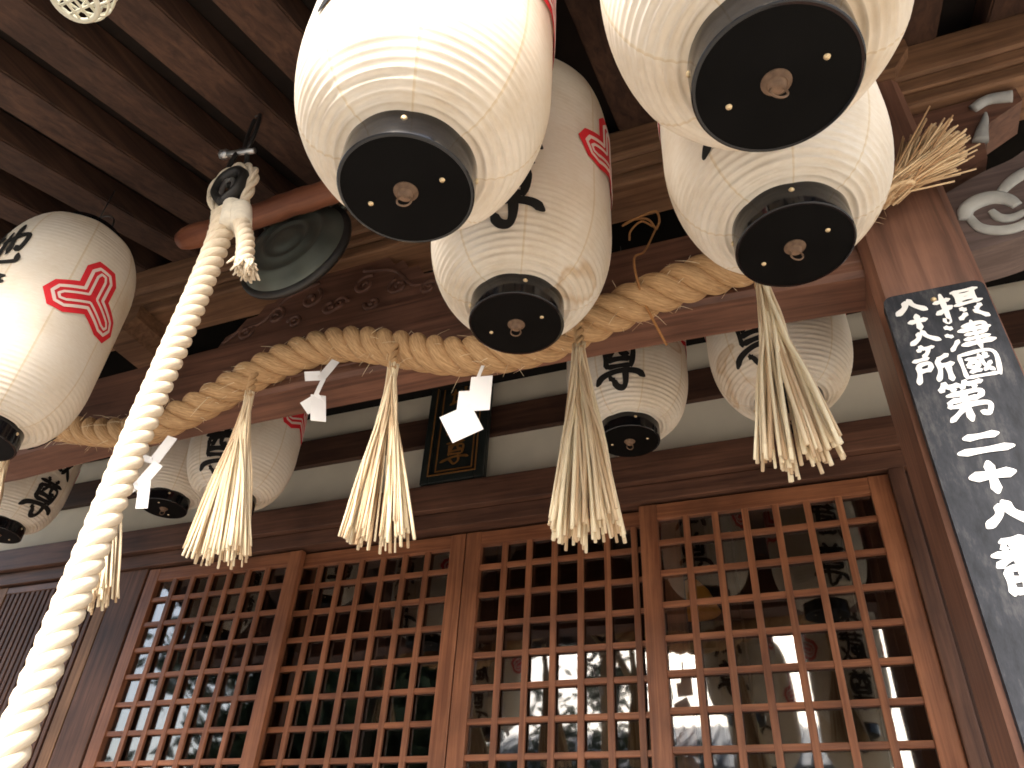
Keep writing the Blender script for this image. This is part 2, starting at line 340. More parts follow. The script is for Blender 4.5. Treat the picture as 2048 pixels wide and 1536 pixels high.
def strokes(ch, cx, cz, wd, ht, th, jit=0.012, r=None):
    """yield (centre points, widths) in flat coordinates, z upwards"""
    r = r or rnd
    for st in K[ch]:
        P = [(cx+(x-.5+r.uniform(-jit, jit))*wd, cz-(y-.5+r.uniform(-jit, jit))*ht) for x, y in st]
        Q = bez([(a, b, 0) for a, b in P], 7); n = len(Q)-1; k = th*r.uniform(.85, 1.15)
        Wd = []
        for i in range(n+1):
            t = i/n
            Wd.append(k*min(1, 0.45+5*t)*(1.0+0.18*math.cos(t*6.28))*(min(1, 0.4+6*(1-t))))
        yield [(q.x, q.y) for q in Q], Wd
_lift = [0]
def ribbon(mb, pts, wid, mapf, lift):
    """flat brush stroke; each one dries a hair above the one before"""
    _lift[0] = (_lift[0]+1) % 13; lift = lift+_lift[0]*.00012
    n = len(pts); top = []; bot = []
    P = [Vector((a, b)) for a, b in pts]
    d0 = (P[1]-P[0]).normalized(); d1 = (P[-1]-P[-2]).normalized()
    P = [P[0]-d0*wid[0]*.35]+P+[P[-1]+d1*wid[-1]*.35]; wd = [wid[0]*.35]+list(wid)+[wid[-1]*.3]; n += 2
    vs = []
    for i in range(n):
        d = (P[min(i+1, n-1)]-P[max(i-1, 0)]).normalized(); q = Vector((-d.y, d.x))*wd[i]/2
        for s_ in (1, 0, -1):
            a = P[i]+q*s_; vs.append(mapf(a.x, a.y, lift))
    fs = []
    for i in range(n-1):
        for k in range(2):
            fs.append((i*3+k, i*3+k+1, i*3+k+4, i*3+k+3))
    # underside
    o = len(vs)
    for i in range(n):
        d = (P[min(i+1, n-1)]-P[max(i-1, 0)]).normalized(); q = Vector((-d.y, d.x))*wd[i]/2
        for s_ in (1, -1):
            a = P[i]+q*s_; vs.append(mapf(a.x, a.y, lift-0.0008))
    for i in range(n-1):
        fs.append((i*3, i*3+3, o+i*2+2, o+i*2)); fs.append((i*3+2, o+i*2+1, o+i*2+3, i*3+5))
    mb.add(vs, fs)

# ================================================================== SETTING
g = MB(); g.add([(-400, -400, -1.5), (400, -400, -1.5), (400, 400, -1.5), (-400, 400, -1.5)], [(0, 1, 2, 3)])
struct('ground', g, M_ground)
b = MB(); b.box(-6, 4, 2.75, 9.0, -1.49, -0.6); struct('hall_floor', b, W['darkX'])
# dim interior of the hall behind the glass
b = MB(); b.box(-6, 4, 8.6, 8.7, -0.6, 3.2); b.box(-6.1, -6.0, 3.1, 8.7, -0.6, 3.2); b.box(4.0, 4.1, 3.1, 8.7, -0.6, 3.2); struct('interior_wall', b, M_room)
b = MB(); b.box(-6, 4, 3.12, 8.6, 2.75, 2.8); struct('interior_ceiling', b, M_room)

RAF_T = 0.35; RAF_Z0 = 2.40; RAF_Y0 = 1.75
def rz(y): return RAF_Z0+RAF_T*(y-RAF_Y0)
EAVE_Y = 0.28
# roof boarding above the rafters
b = MB(); th = 0.12
poly = [(EAVE_Y-.12, rz(EAVE_Y-.12)+th), (3.6, rz(3.6)+th), (3.6, rz(3.6)+th+.14), (EAVE_Y-.12, rz(EAVE_Y-.12)+th+.10)]
vs = [(x, y, z) for x in (-5.2, 3.0) for y, z in poly]
b.add(vs, [(0, 1, 2, 3), (7, 6, 5, 4), (0, 4, 5, 1), (1, 5, 6, 2), (2, 6, 7, 3), (3, 7, 4, 0)])
one('roof_boarding', b, M_roof, 'dark boards of the roof lying on the rafters over the porch', 'roof')
# main hall roof behind, keeps daylight off the wall
b = MB()
poly = [(2.2, 2.72), (9.5, 5.6), (9.5, 5.8), (2.2, 2.95)]
vs = [(x, y, z) for x in (-9.5, 7.0) for y, z in poly]
b.add(vs, [(0, 1, 2, 3), (7, 6, 5, 4), (0, 4, 5, 1), (1, 5, 6, 2), (2, 6, 7, 3), (3, 7, 4, 0)])
one('hall_roof', b, M_roof, 'dark underside of the main hall roof above the white wall', 'roof')
b = MB(); b.box(-5.2, 3.0, 1.875, 2.935, 2.385, 2.40); one('gap_shade_board', b, M_gapshade, 'added board painted black as the shade in the gap behind the carved strut', 'ceiling')  # added sheet, coloured black so the gap reads as shade
# rafters
raf = None; k = 0
for i in range(-11, 17):
    x = -2.03+0.29*i
    if x > 2.8 or x < -5.1: continue
    mb = MB(); wd = 0.152
    P = [(EAVE_Y, rz(EAVE_Y)), (3.5, rz(3.5)), (3.5, rz(3.5)+.118), (EAVE_Y, rz(EAVE_Y)+.118)]
    vs = [(xx, y, z) for xx in (-wd/2, wd/2) for y, z in P]
    if raf is None:
        bm = bmesh.new(); V = [bm.verts.new(v) for v in vs]
        for f in [(0, 1, 2, 3), (7, 6, 5, 4), (0, 4, 5, 1), (1, 5, 6, 2), (2, 6, 7, 3), (3, 7, 4, 0)]: bm.faces.new([V[j] for j in f])
        bmesh.ops.recalc_face_normals(bm, faces=bm.faces[:])
        bmesh.ops.bevel(bm, geom=bm.edges[:], offset=0.006, segments=2, affect='EDGES')
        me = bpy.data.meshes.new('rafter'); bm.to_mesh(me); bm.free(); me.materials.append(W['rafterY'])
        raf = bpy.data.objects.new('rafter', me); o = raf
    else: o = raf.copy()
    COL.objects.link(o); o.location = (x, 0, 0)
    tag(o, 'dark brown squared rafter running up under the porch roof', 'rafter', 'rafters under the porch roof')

# ---- back wall of the hall
wall = MB(); wall.box(-5.6, 3.2, 3.0, 3.08, 1.60, 2.55)
wl = one('plaster_wall', wall, M_plaster, 'off-white plaster wall panel above the lattice doors', 'wall')
b = MB(); b.box(-5.6, 3.2, 2.965, 2.998, 2.09, 2.26, .004); b.build('wall_rail', W['darkX'], wl)
b = MB(); b.box(-5.6, 3.2, 2.94, 3.1, 2.44, 2.72, .006); one('wall_plate', b, W['darkX'], 'dark horizontal timber along the top of the white wall', 'beam')
b = MB(); b.box(-5.6, 3.2, 2.90, 3.06, 1.665, 1.805, .006); b.box(-5.6, 3.2, 2.935, 3.06, 1.585, 1.662, .004)
one('door_lintel', b, W['midX'], 'long brown lintel over the lattice doors and under the white wall', 'lintel')
b = MB(); b.box(-3.615, -3.41, 2.955, 3.10, -.6, 1.583, .006); one('door_post', b, W['midZ'], 'dark post between the lattice doors and the slatted shutter', 'post')
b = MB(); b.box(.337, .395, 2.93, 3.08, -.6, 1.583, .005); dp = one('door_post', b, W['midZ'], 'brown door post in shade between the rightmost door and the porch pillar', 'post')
b = MB(); b.box(.397, .62, 2.97, 3.10, -.6, 1.583, .006); b.build('painted_shade_board', W['darkZ'], dp)  # shade beside the pillar put in as a board of darker wood
b = MB(); b.box(.62, 3.2, 3.0, 3.08, -.6, 1.583); one('plaster_wall', b, M_plaster, 'low plaster wall hidden behind the porch pillar and black board', 'wall')

# ---- lattice doors
def door(x0, front, label):
    W_, st = 0.996, 0.076
    y = 2.955 if front else 3.0
    x1 = x0+W_; zt = 1.572; zb = -0.59
    r = empty('sliding_door', (x0+W_/2, y+.015, zb), label, 'door', 'lattice sliding doors')
    for xa, xb in ((x0, x0+st), (x1-st, x1)):
        m_ = MB(); m_.box(xa, xb, y, y+.034, zb, zt, .003); m_.build('stile', W['doorZ'], r)
    m_ = MB(); m_.box(x0+st, x1-st, y+.002, y+.032, 1.502, zt-.001, .003); m_.build('rail', W['doorX'], r)
    m_ = MB(); m_.box(x0+st, x1-st, y+.002, y+.032, zb+.001, zb+.35, .003); m_.build('rail', W['doorX'], r)
    pit = (W_-2*st)/7
    m_ = MB()
    for i in range(1, 7):
        xc = x0+st+pit*i; m_.box(xc-.0135, xc+.0135, y+.004, y+.020, zb+.34, 1.504, .0025)
    m_.build('lattice_bars', W['doorZ'], r)
    m_ = MB(); z = 1.397; 
    while z > zb+.4:
        m_.box(x0+st-.002, x1-st+.002, y+.0075, y+.026, z-.0115, z+.0115, .0025); z -= .1332
    m_.build('lattice_crossbars', W['doorX'], r)
    m_ = MB(); m_.box(x0+st-.004, x1-st+.004, y+.0275, y+.0305, zb+.34, 1.51); m_.build('glass_pane', M_glass, r)
door(-3.392, True, 'leftmost lattice door, beside the slatted shutter, its glass mirroring bright daylight')
door(-2.500, False, 'lattice door second from the left, its glass almost wholly dark')
door(-1.498, False, 'lattice door second from the right, its glass mirroring a cream house')
door(-0.660, True, 'rightmost lattice door, nearest the porch pillar with the black board')
# ---- slatted shutters at far left
def shutter(x0, x1, label):
    r = empty('slatted_shutter', ((x0+x1)/2, 3.0, -.6), label, 'shutter', 'slatted shutters')
    m_ = MB(); m_.box(x1-.078, x1, 2.955, 3.0, -.59, 1.575, .003); m_.build('stile', W['lightZ'], r)
    m_ = MB(); m_.box(x0, x0+.078, 2.955, 3.0, -.59, 1.575, .003); m_.build('stile', W['lightZ'], r)
    m_ = MB(); m_.box(x0+.078, x1-.078, 2.957, 2.998, 1.535, 1.574, .003); m_.build('rail', W['beamX'], r)
    m_ = MB(); x = x0+.08
    while x < x1-.09:
        m_.box(x, x+.027, 2.962, 2.984, -.58, 1.536, .004); x += .0405
    m_.box(x0+.079, x1-.079, 2.986, 2.995, -.58, 1.536); m_.build('slats', W['midZ'], r)
shutter(-4.56, -3.622, 'dark slatted shutter to the left of the lattice doors')
shutter(-5.50, -4.565, 'slatted shutter at the left edge, only its pale stile showing')

# ---- porch post, tie beam, purlins
b = MB(); px0, px1, py0, py1 = .266, .512, 1.635, 1.955; ch = .022
pl = [(px0+ch, py0), (px1-ch, py0), (px1, py0+ch), (px1, py1-ch), (px1-ch, py1), (px0+ch, py1), (px0, py1-ch), (px0, py0+ch)]
vs = [(x, y, z) for z in (-1.5, 2.215) for x, y in pl]
b.add(vs, [tuple(range(7, -1, -1)), tuple(range(8, 16))]+[(i, (i+1) % 8, 8+(i+1) % 8, 8+i) for i in range(8)])
post = one('porch_pillar', b, W['beamZ'], 'thick square brown porch pillar carrying the black lettered board', 'pillar')
# bearing block on the pillar
def block(x, label):
    m_ = MB(); y0_, y1_ = 1.60, 1.90
    pr = [(x-.17, 2.372), (x-.17, 2.300), (x-.115, 2.218), (x+.115, 2.218), (x+.17, 2.300), (x+.17, 2.372)]
    m_.prism(pr[::-1], y0_, y1_); return one('bearing_block', m_, W['lightX'], label, 'bracket', 'bearing blocks')
block(.389, 'pale wooden bearing block on top of the porch pillar')
# tie beam: shallow rainbow arch
def beam_z(x):
    t = (x+1.2)/1.5; top = 1.815-.022*t*t if t > -1.2 else 1.815-.022*1.44
    bot = 1.520-.045*max(0, abs(t)-.25)**2*1.3
    return bot, top
b = MB(); xs = [-4.2+i*(4.496/60) for i in range(61)]; rows = []
for x in xs:
    bo, to = beam_z(max(-3.0, x)); y0_, y1_ = 1.675, 1.830; e = .014
    rows.append([(x, y0_, bo+.05), (x, y0_+.004, bo+.046), (x, y0_+.004, bo+.030), (x, y0_, bo+.026), (x, y0_, bo+e), (x, y0_+e, bo), (x, y1_, bo), (x, y1_, to), (x, y0_+e, to), (x, y0_, to-e)])
k = len(rows[0]); vs = [p for r_ in rows for p in r_]
b.add(vs, [(i*k+j, (i+1)*k+j, (i+1)*k+(j+1) % k, i*k+(j+1) % k) for i in range(60) for j in range(k)]+[tuple(range(k)), tuple(60*k+j for j in range(k-1, -1, -1))])
tie = one('tie_beam', b, W['beamX'], 'reddish brown curved porch beam carrying the straw rope', 'beam')
# carved nose of the beam beyond the pillar
out = [(.513, 1.500), (.62, 1.512), (.70, 1.53), (.80, 1.545), (.90, 1.60), (.97, 1.70), (.96, 1.80), (.88, 1.86), (.78, 1.845), (.70, 1.80), (.62, 1.775), (.513, 1.725)]
oo = bez([(x, z, 0) for x, z in out], 4); b = MB(); b.prism([(p.x, p.y) for p in oo], 1.69, 1.83)
nose = b.build('carved_nose', W['grey'], tie)
def spiral(cx, cz, r0, r1, a0, turns, n=46):
    return [(cx+(r0+(r1-r0)*t)*math.cos(a0+turns*6.283*t), cz+(r0+(r1-r0)*t)*math.sin(a0+turns*6.283*t)) for t in [i/n for i in range(n+1)]]
b = MB()
for P_, r_ in (([(.538, 1.612), (.550, 1.648), (.582, 1.668), (.619, 1.670), (.647, 1.652), (.662, 1.622)], .024), ([(.548, 1.628), (.560, 1.578), (.592, 1.552), (.634, 1.546), (.673, 1.562), (.700, 1.60)], .016), ([(.602, 1.625), (.613, 1.594), (.639, 1.584), (.684, 1.600)], .014), ([(.640, 1.682), (.677, 1.715), (.725, 1.738), (.77, 1.735)], .018)):
    sp = bez([(x, z, 0) for x, z in P_], 8); n_ = len(sp)-1
    b.tube([(p.x, 1.688, p.y) for p in sp], [r_*(.45+.55*math.sin(math.pi*(.12+.80*i/n_))) for i in range(n_+1)], 12, flat=.5, up=(0, 1, 0))
b.build('painted_scroll', M_worn, nose)
# bracket arm above
out = [(.513, 1.785), (.60, 1.815), (.655, 1.84), (.665, 1.90), (.70, 1.98), (.80, 2.04), (.80, 2.098), (.513, 2.098)]
b = MB(); b.prism(out, 1.70, 1.82); arm = one('bracket_arm', b, W['beamX'], 'brown bracket arm right of the pillar with white painted curls', 'bracket')
b = MB()
sp = bez([(.655, 1.905, 0), (.672, 1.95, 0), (.690, 1.99, 0), (.70, 2.02, 0)], 8)
b.tube([(p.x, 1.694, p.y) for p in sp], [.022-.018*i/(len(sp)-1) for i in range(len(sp))], 10, up=(0, 1, 0), flat=.7)
sp = bez([(.675, 2.050, 0), (.72, 2.072, 0), (.78, 2.06, 0)], 8)
b.tube([(p.x, 1.694, p.y) for p in sp], [.016+.006*i/(len(sp)-1) for i in range(len(sp))], 10, up=(0, 1, 0), flat=.7)
b.build('painted_curl', M_worn, arm)
# purlins
b = MB(); b.box(-5.2, 3.0, 1.655, 1.845, 2.165, 2.219, .010); b.box(-5.2, 3.0, 1.640, 1.860, 2.222, 2.375, .020)
one('eave_purlin', b, W['lightX'], 'upper brown purlin under the rafters, moulded along its lower edge', 'beam')
b = MB(); b.box(-5.2, 3.0, 1.665, 1.835, 2.105, 2.162, .012)
one('eave_purlin', b, W['lightX'], 'lighter brown purlin behind the gong and above the carved strut', 'beam')
b = MB(); pr = [(-2.68, 2.102), (-2.68, 2.04), (-2.63, 1.985), (-2.49, 1.985), (-2.44, 2.04), (-2.44, 2.102)]
b.prism(pr, 1.62, 1.86); one('bearing_block', b, W['lightX'], 'pale bearing block below the purlin beside the leftmost large lantern', 'bracket', 'bearing blocks')
# carved frog-leg strut
half = [(0, 1.948), (.20, 1.948), (.235, 1.925), (.27, 1.930), (.30, 1.905), (.34, 1.905), (.37, 1.88), (.42, 1.878), (.46, 1.85), (.50, 1.842), (.525, 1.815), (.52, 1.806)]
half = [(x, 1.80+(z-1.80)*2.06) for x, z in half]
out = [(-1.5-x, z) for x, z in half][::-1]+[(-1.5+x, z) for x, z in half[1:]]+[(-1.0, 1.80), (-1.5, 1.802), (-2.0, 1.79)]
b = MB(); b.prism(out, 1.715, 1.79); strut = one('carved_strut', b, W['beamX'], 'carved cloud-edged wooden strut standing on the straw-roped beam', 'strut')
b = MB()
for s_ in (-1, 1):
    for cx, cz, r0, t0 in ((.40, 1.845, .030, 0.4), (.27, 1.870, .034, 2.0), (.12, 1.895, .040, 1.0), (.17, 1.840, .026, 3.0), (.02, 1.86, .03, 0)):
        sp = spiral(-1.5+s_*cx, 1.80+(cz-1.80)*1.9, r0*1.25, .005, t0, s_*1.3, 30); b.tube([(x, 1.713, z) for x, z in sp], 0.0085, 7, up=(0, 1, 0))
    sp = bez([(-1.5+s_*.50, 1.850, 0), (-1.5+s_*.43, 1.900, 0), (-1.5+s_*.33, 1.920, 0), (-1.5+s_*.24, 2.020, 0), (-1.5+s_*.1, 2.060, 0)], 8)
    b.tube([(p.x, 1.713, p.y) for p in sp], .0085, 7, up=(0, 1, 0))
b.build('carved_scrolls', W['beamX'], strut)

# ================================================================== LANTERNS
RB = .1025; BH = .052; AE = .225
def lantern_profile(Rm, H):
    """(r, z) at rib points + sag amount"""
    pts = []
    def rr(z):
        zz = z-BH
        if zz < AE: u = 1-zz/AE; th_ = math.acos(max(-1, min(1, u))); return RB+(Rm-RB)*math.sin(th_)**.9
        if zz > H-AE: u = 1-(H-zz)/AE; th_ = math.acos(max(-1, min(1, u))); return RB+(Rm-RB)*math.sin(th_)**.9
        return Rm
    # arc-length sampling
    Z = [BH+H*(0.5-0.5*math.cos(math.pi*i/1200)) for i in range(1201)]; Rr = [rr(z) for z in Z]
    L = [0]
    for i in range(1, 1201): L.append(L[-1]+math.hypot(Z[i]-Z[i-1], Rr[i]-Rr[i-1]))
    N = int(L[-1]/.0155); sub = 5; out = []; j = 0
    for i in range(N*sub+1):
        t = L[-1]*i/(N*sub)
        while j < 1199 and L[j+1] < t: j += 1
        f = (t-L[j])/max(1e-9, L[j+1]-L[j]); z = Z[j]+(Z[j+1]-Z[j])*f; r = Rr[j]+(Rr[j+1]-Rr[j])*f
        ph = (i % sub)/sub
        bend = max(0.0, 1-(r-RB)/(Rm-RB))
        sag = (.0006+.0075*min(1, (Rm-r)/(Rm-RB)*1.3))*math.sin(math.pi*ph)
        out.append((r, z, sag))
    return out, rr
_lcache = {}
def lantern_body(Rm, H):
    key = (Rm, H)
    if key in _lcache: return _lcache[key]
    prof, rr = lantern_profile(Rm, H); SEG = 96; mb = MB(); vs = []
    lr = random.Random(3)
    dents = [[lr.uniform(.6, 1.25) for _ in range(8)] for _ in range(len(prof)//5+2)]
    n = len(prof)
    for i in range(n):
        r, z, sag = prof[i]
        r0, z0, _ = prof[max(0, i-1)]; r1, z1, _ = prof[min(n-1, i+1)]
        t = Vector((r1-r0, z1-z0)).normalized(); nx, nz = t.y, -t.x      # outward normal
        for k in range(SEG):
            a = 2*math.pi*k/SEG; pan = (k*8//SEG); u = (k % 12)/12
            # paper sags a little between seams as well
            sg = sag*dents[i//5][pan]*(0.55+0.45*math.sin(math.pi*min(1, max(0, u)))) + .0018*math.sin(math.pi*u)
            if k % 12 == 0: sg = sag*.35
            rad = r-nx*sg; vs.append((rad*math.cos(a), rad*math.sin(a), z-nz*sg))
    fs = []; us = []
    for i in range(n-1):
        for k in range(SEG):
            k2 = (k+1) % SEG; fs.append((i*SEG+k, i*SEG+k2, (i+1)*SEG+k2, (i+1)*SEG+k))
            u0 = k/12; u1 = (k+1)/12
            us.append([(u0, prof[i][1]), (u1, prof[i][1]), (u1, prof[i+1][1]), (u0, prof[i+1][1])])
    mb.add(vs, fs, us, True)
    _lcache[key] = (mb, rr); return _lcache[key]
def hexarm():
    """outline of one third of the crest, arm pointing up"""
    return [(-.040, .023), (-.041, .072), (-.022, .100), (.022, .100), (.041, .072), (.040, .023)]
def lantern(P, Rm, H, taz, eaz, zt, label, show_text='地蔵尊', crest=True, csz=1.38):
    root = empty('paper_lantern', P, label, 'lantern', 'white paper lanterns')
    P = Vector(P)
    mb, rr = lantern_body(Rm, H)
    o = mb.build('paper_body', M_lantern, root); o.location = (0, 0, 0); o.rotation_euler.z = R(eaz+22.5)
    def cap(z0, z1):
        m_ = MB(); e = .0022
        m_.lathe([(RB-.004, z0), (RB+.0015-e, z0)], 96); m_.lathe([(RB+.0015-e, z0), (RB+.0015-.3*e, z0+.3*e), (RB+.0015, z0+e)], 96)
        m_.lathe([(RB+.0015, z0+e), (RB+.0015, z1-e)], 96); m_.lathe([(RB+.0015, z1-e), (RB+.0015-e, z1), (RB-.010, z1)], 96); return m_
    c_ = cap(0, BH+.006).build('rim', M_lacquer, root); c_.location = (0, 0, 0)
    m_ = MB(); m_.lathe([(.0005, .0008), (RB-.0035, .0006)], 64); d_ = m_.build('base_disc', M_disc, root); d_.location = (0, 0, 0)
    # flip disc downward facing handled by two-sided shading
    m_ = MB(); m_.lathe([(.0005, -.012), (.006, -.0125), (.010, -.010), (.0125, -.004), (.0155, -.002), (.018, .002), (.018, .004)], 24)
    for q in range(5):
        m_.lathe([(.0125+.0013*q, -.0052+.0016*q), (.0138+.0013*q, -.0060+.0016*q), (.0145+.0013*q, -.0046+.0016*q)], 24)
    pl_ = m_.build('wooden_plug', M_woodplug, root); pl_.location = (0, 0, 0)
    m_ = MB(); ring = [(.010*math.cos(a), .004*math.cos(a), -.020+.011*math.sin(a)) for a in [i/16*6.283 for i in range(17)]]
    m_.tube(ring, .0017, 6, cap=False); rg = m_.build('ring', M_woodplug, root); rg.location = (0, 0, 0)
    for q in range(6):
        m_ = MB()
        if q < 4:
            a = R(taz+20+90*q); c = Vector((math.cos(a), math.sin(a), 0))
            m_.tube([c*(RB+.0012)+Vector((0, 0, .036)), c*(RB+.0045)+Vector((0, 0, .036))], [.0055, .003], 10)
        else:
            a = R(eaz-8+180*q); c = Vector((math.cos(a), math.sin(a), 0))*.062
            m_.tube([c+Vector((0, 0, .004)), c+Vector((0, 0, -.0015))], [.0058, .0036], 10)
        t_ = m_.build('tack', M_brass, root); t_.location = (0, 0, 0)
    c_ = cap(BH+H-.006, BH+H+.04).build('rim', M_lacquer, root); c_.location = (0, 0, 0)
    zr = rz(P.y)-P.z if P.y < 1.8 else 2.56-P.z
    m_ = MB(); zt_ = BH+H+.04; hr = [(RB*.97*math.cos(a), 0, zt_+.085*math.sin(a)) for a in [i/14*math.pi for i in range(15)]]
    m_.tube(hr, .003, 6); m_.tube([(0, 0, zt_+.083), (0, 0, max(zt_+.1, zr))], .0022, 6); h_ = m_.build('hanger', M_iron, root); h_.location = (0, 0, 0)
    def mapper(az):
        def f(s_, z, lift):
            z = min(max(z, BH+.004), BH+H-.004); r = rr(z)
            e = 1e-3; dr = (rr(min(z+e, BH+H-.002))-rr(max(z-e, BH+.002)))/(2*e)
            nn = Vector((1, -dr)).normalized(); a = R(az)+s_/Rm
            rad = r+nn.x*lift
            return Vector((rad*math.cos(a), rad*math.sin(a), z+nn.y*lift))
        return f
    for off in (0, 180):
        mb = MB(); lr = random.Random(int(P.x*100)+off)
        hch = .205
        for i, chr_ in enumerate(show_text[::-1]):
            cz = zt+hch*.52+i*hch*1.04
            for pts, wd in strokes(chr_, 0, cz, .152, hch*.92, .019, .015, lr): ribbon(mb, pts, wd, mapper(taz+off), .0016)
        t_ = mb.build('ink_writing', M_ink, root); t_.location = (0, 0, 0)
    if crest:
        for az in (eaz, eaz+180):
            f = mapper(az); cz = .47*H/.78+.012
            bm = bmesh.new()
            pts = []
            for q in range(3):
                a = -q*2*math.pi/3
                for x, y in hexarm(): pts.append((csz*(x*math.cos(a)-y*math.sin(a)), csz*(x*math.sin(a)+y*math.cos(a))))
            V = [bm.verts.new((x, y, 0)) for x, y in pts]; bm.faces.new(V)
            bmesh.ops.triangulate(bm, faces=bm.faces[:])
            for _ in range(4):
                bmesh.ops.subdivide_edges(bm, edges=[e for e in bm.edges if e.calc_length() > .012], cuts=1, use_grid_fill=False)
                bmesh.ops.triangulate(bm, faces=bm.faces[:])
            bm.verts.index_update()
            mb = MB(); mb.add([f(v.co.x, cz+v.co.y, .0016) for v in bm.verts], [[v.index for v in fc.verts] for fc in bm.faces]); bm.free()
            cr = mb.build('red_crest', M_red, root); cr.location = (0, 0, 0)
            mb = MB()
            for q in range(3):
                a = -q*2*math.pi/3
                for sc_, y0 in ((1.0, .013), (.42, .0065)):
                    path = [(-.0235*sc_, y0), (-.0245*sc_, .055+.012*sc_), (-.013*sc_, .064+.019*sc_), (.013*sc_, .064+.019*sc_), (.0245*sc_, .055+.012*sc_), (.0235*sc_, y0)]
                    dense = []
                    for (xa, ya), (xb, yb) in zip(path, path[1:]):
                        for t in range(5): dense.append((xa+(xb-xa)*t/5, ya+(yb-ya)*t/5))
                    dense.append(path[-1])
                    pp = [(csz*(x*math.cos(a)-y*math.sin(a)), cz+csz*(x*math.sin(a)+y*math.cos(a))) for x, y in dense]
                    ribbon(mb, pp, [(.0072 if sc_ == 1 else .0056)*csz]*len(pp), f, .0026)
            ln = mb.build('pale_lines', M_pink, cr); ln.location = (0, 0, 0)
    return root
lantern((-.470, .628, .908), .215, .78, -86, 6, .185, 'big white lantern in front, left of the two largest, its top glaring')
lantern((.065, .609, .881), .215, .78, -96, -6, .12, 'largest white lantern, at the top right, seen right from below')
lantern((-.508, 1.161, 1.093), .215, .78, -79, 2, .10, 'lantern half hidden behind the left front lantern, red crest on its right')
lantern((.072, 1.062, 1.039), .215, .78, -105, -15, .09, 'white lantern below the largest one, between straw rope and pillar')
lantern((-2.165, 1.150, 1.085), .215, .78, -88, -4, .06, 'leftmost large lantern with a full red crest facing the bell rope')
lantern((-.510, 2.20, 1.42), .220, .72, -84, 6, .085, 'lantern under the beam right of the plaque, small black writing above')
lantern((.020, 2.09, 1.35), .222, .72, -108, -20, .075, 'lantern under the beam behind the rightmost straw tassel, half brightly lit')
lantern((-2.165, 2.15, 1.37), .220, .72, -74, 14, .05, 'lantern under the beam behind the tassel left of the plaque')
lantern((-2.760, 2.36, 1.56), .215, .72, -150, -60, .07, 'lantern behind the bell rope with only its black base clear')
lantern((-3.590, 2.20, 1.46), .215, .72, 2, 92, .07, 'lantern at the far left edge above the slatted shutter')

# ================================================================== ROPES
def rope_strands(mb, path, Rr, ns, pitch, seg=12, rf=None, step=.008, hand=1):
    """ns twisted strands round a smooth 3-D path"""
    P = [Vector(p) for p in path]; L = [0]
    for i in range(1, len(P)): L.append(L[-1]+(P[i]-P[i-1]).length)
    n = int(L[-1]/step); pts = []; j = 0
    for i in range(n+1):
        t = L[-1]*i/n
        while j < len(P)-2 and L[j+1] < t: j += 1
        f = (t-L[j])/max(1e-9, L[j+1]-L[j]); pts.append(P[j].lerp(P[j+1], f))
    T = [(pts[min(i+1, n)]-pts[max(i-1, 0)]).normalized() for i in range(n+1)]
    N = [None]*(n+1); N[0] = T[0].orthogonal().normalized()
    for i in range(1, n+1):
        v = N[i-1]-T[i]*N[i-1].dot(T[i]); N[i] = v.normalized()
    for s_ in range(ns):
        q = []; rr_ = []
        for i in range(n+1):
            R_ = Rr(i/n) if callable(Rr) else Rr
            rs = R_*(.475 if ns == 3 else .54); rh = R_-rs*.98
            a = hand*2*math.pi*(L[-1]*i/n)/pitch+2*math.pi*s_/ns
            B = T[i].cross(N[i]); q.append(pts[i]+(N[i]*math.cos(a)+B*math.sin(a))*rh); rr_.append(rs)
        mb.tube(q, rr_, seg)
    return pts
# bell rope, nearly plumb
root = empty('bell_rope', (-1.435, 1.061, 1.836), 'thick twisted white cotton bell rope hanging from the roof in front of everything', 'rope')
b = MB(); path = bez([(-1.414, 1.054, 1.680), (-1.395, 1.058, 1.578), (-1.392, 1.058, 1.360), (-1.392, 1.050, .952), (-1.370, 1.036, .544), (-1.353, 1.020, .136), (-1.346, 1.006, -.204), (-1.340, 1.000, -.476)], 10)
rope_strands(b, path, .0345, 3, .108, 14); b.build('cotton_strands', M_cotton, root)
# eye loop with pale whipping and short tail
b = MB(); eye = bez([(-1.376, 1.058, 1.639), (-1.452, 1.055, 1.714), (-1.491, 1.050, 1.795), (-1.466, 1.044, 1.852), (-1.401, 1.042, 1.869), (-1.340, 1.044, 1.822), (-1.340, 1.050, 1.748), (-1.346, 1.055, 1.652)], 8)
rope_strands(b, eye, .0165, 3, .16, 10, step=.006); b.build('eye_loop', M_cotton, root)
b = MB(); tail = bez([(-1.340, 1.050, 1.639), (-1.299, 1.044, 1.564), (-1.258, 1.036, 1.482), (-1.222, 1.028, 1.372)], 8)
rope_strands(b, tail, .025, 3, .10, 10, step=.006)
lr = random.Random(5)
for _ in range(70):
    a = lr.uniform(0, 6.28); r_ = lr.uniform(0, .030)
    p0 = Vector((-1.222, 1.028, 1.380)); d = Vector((.25+lr.uniform(-.5, .5), lr.uniform(-.5, .5), -1)).normalized()
    c = p0+Vector((math.cos(a)*r_, math.sin(a)*r_, lr.uniform(-.004, .004))); b.tube([c, c+d*lr.uniform(.025, .046)], [.005, .0022], 6)
b.build('rope_tail', M_cotton, root)
b = MB(); b.tube(bez([(-1.376, 1.054, 1.693), (-1.368, 1.054, 1.652), (-1.360, 1.054, 1.598)], 6), [.034, .037, .036, .038, .036, .038, .037, .038, .036, .037, .036, .036, .035], 18, flat=.85)
b.tube(bez([(-1.340, 1.047, 1.666), (-1.326, 1.047, 1.625), (-1.312, 1.044, 1.584)], 6), .030, 14); b.build('whipping', M_whip, root)
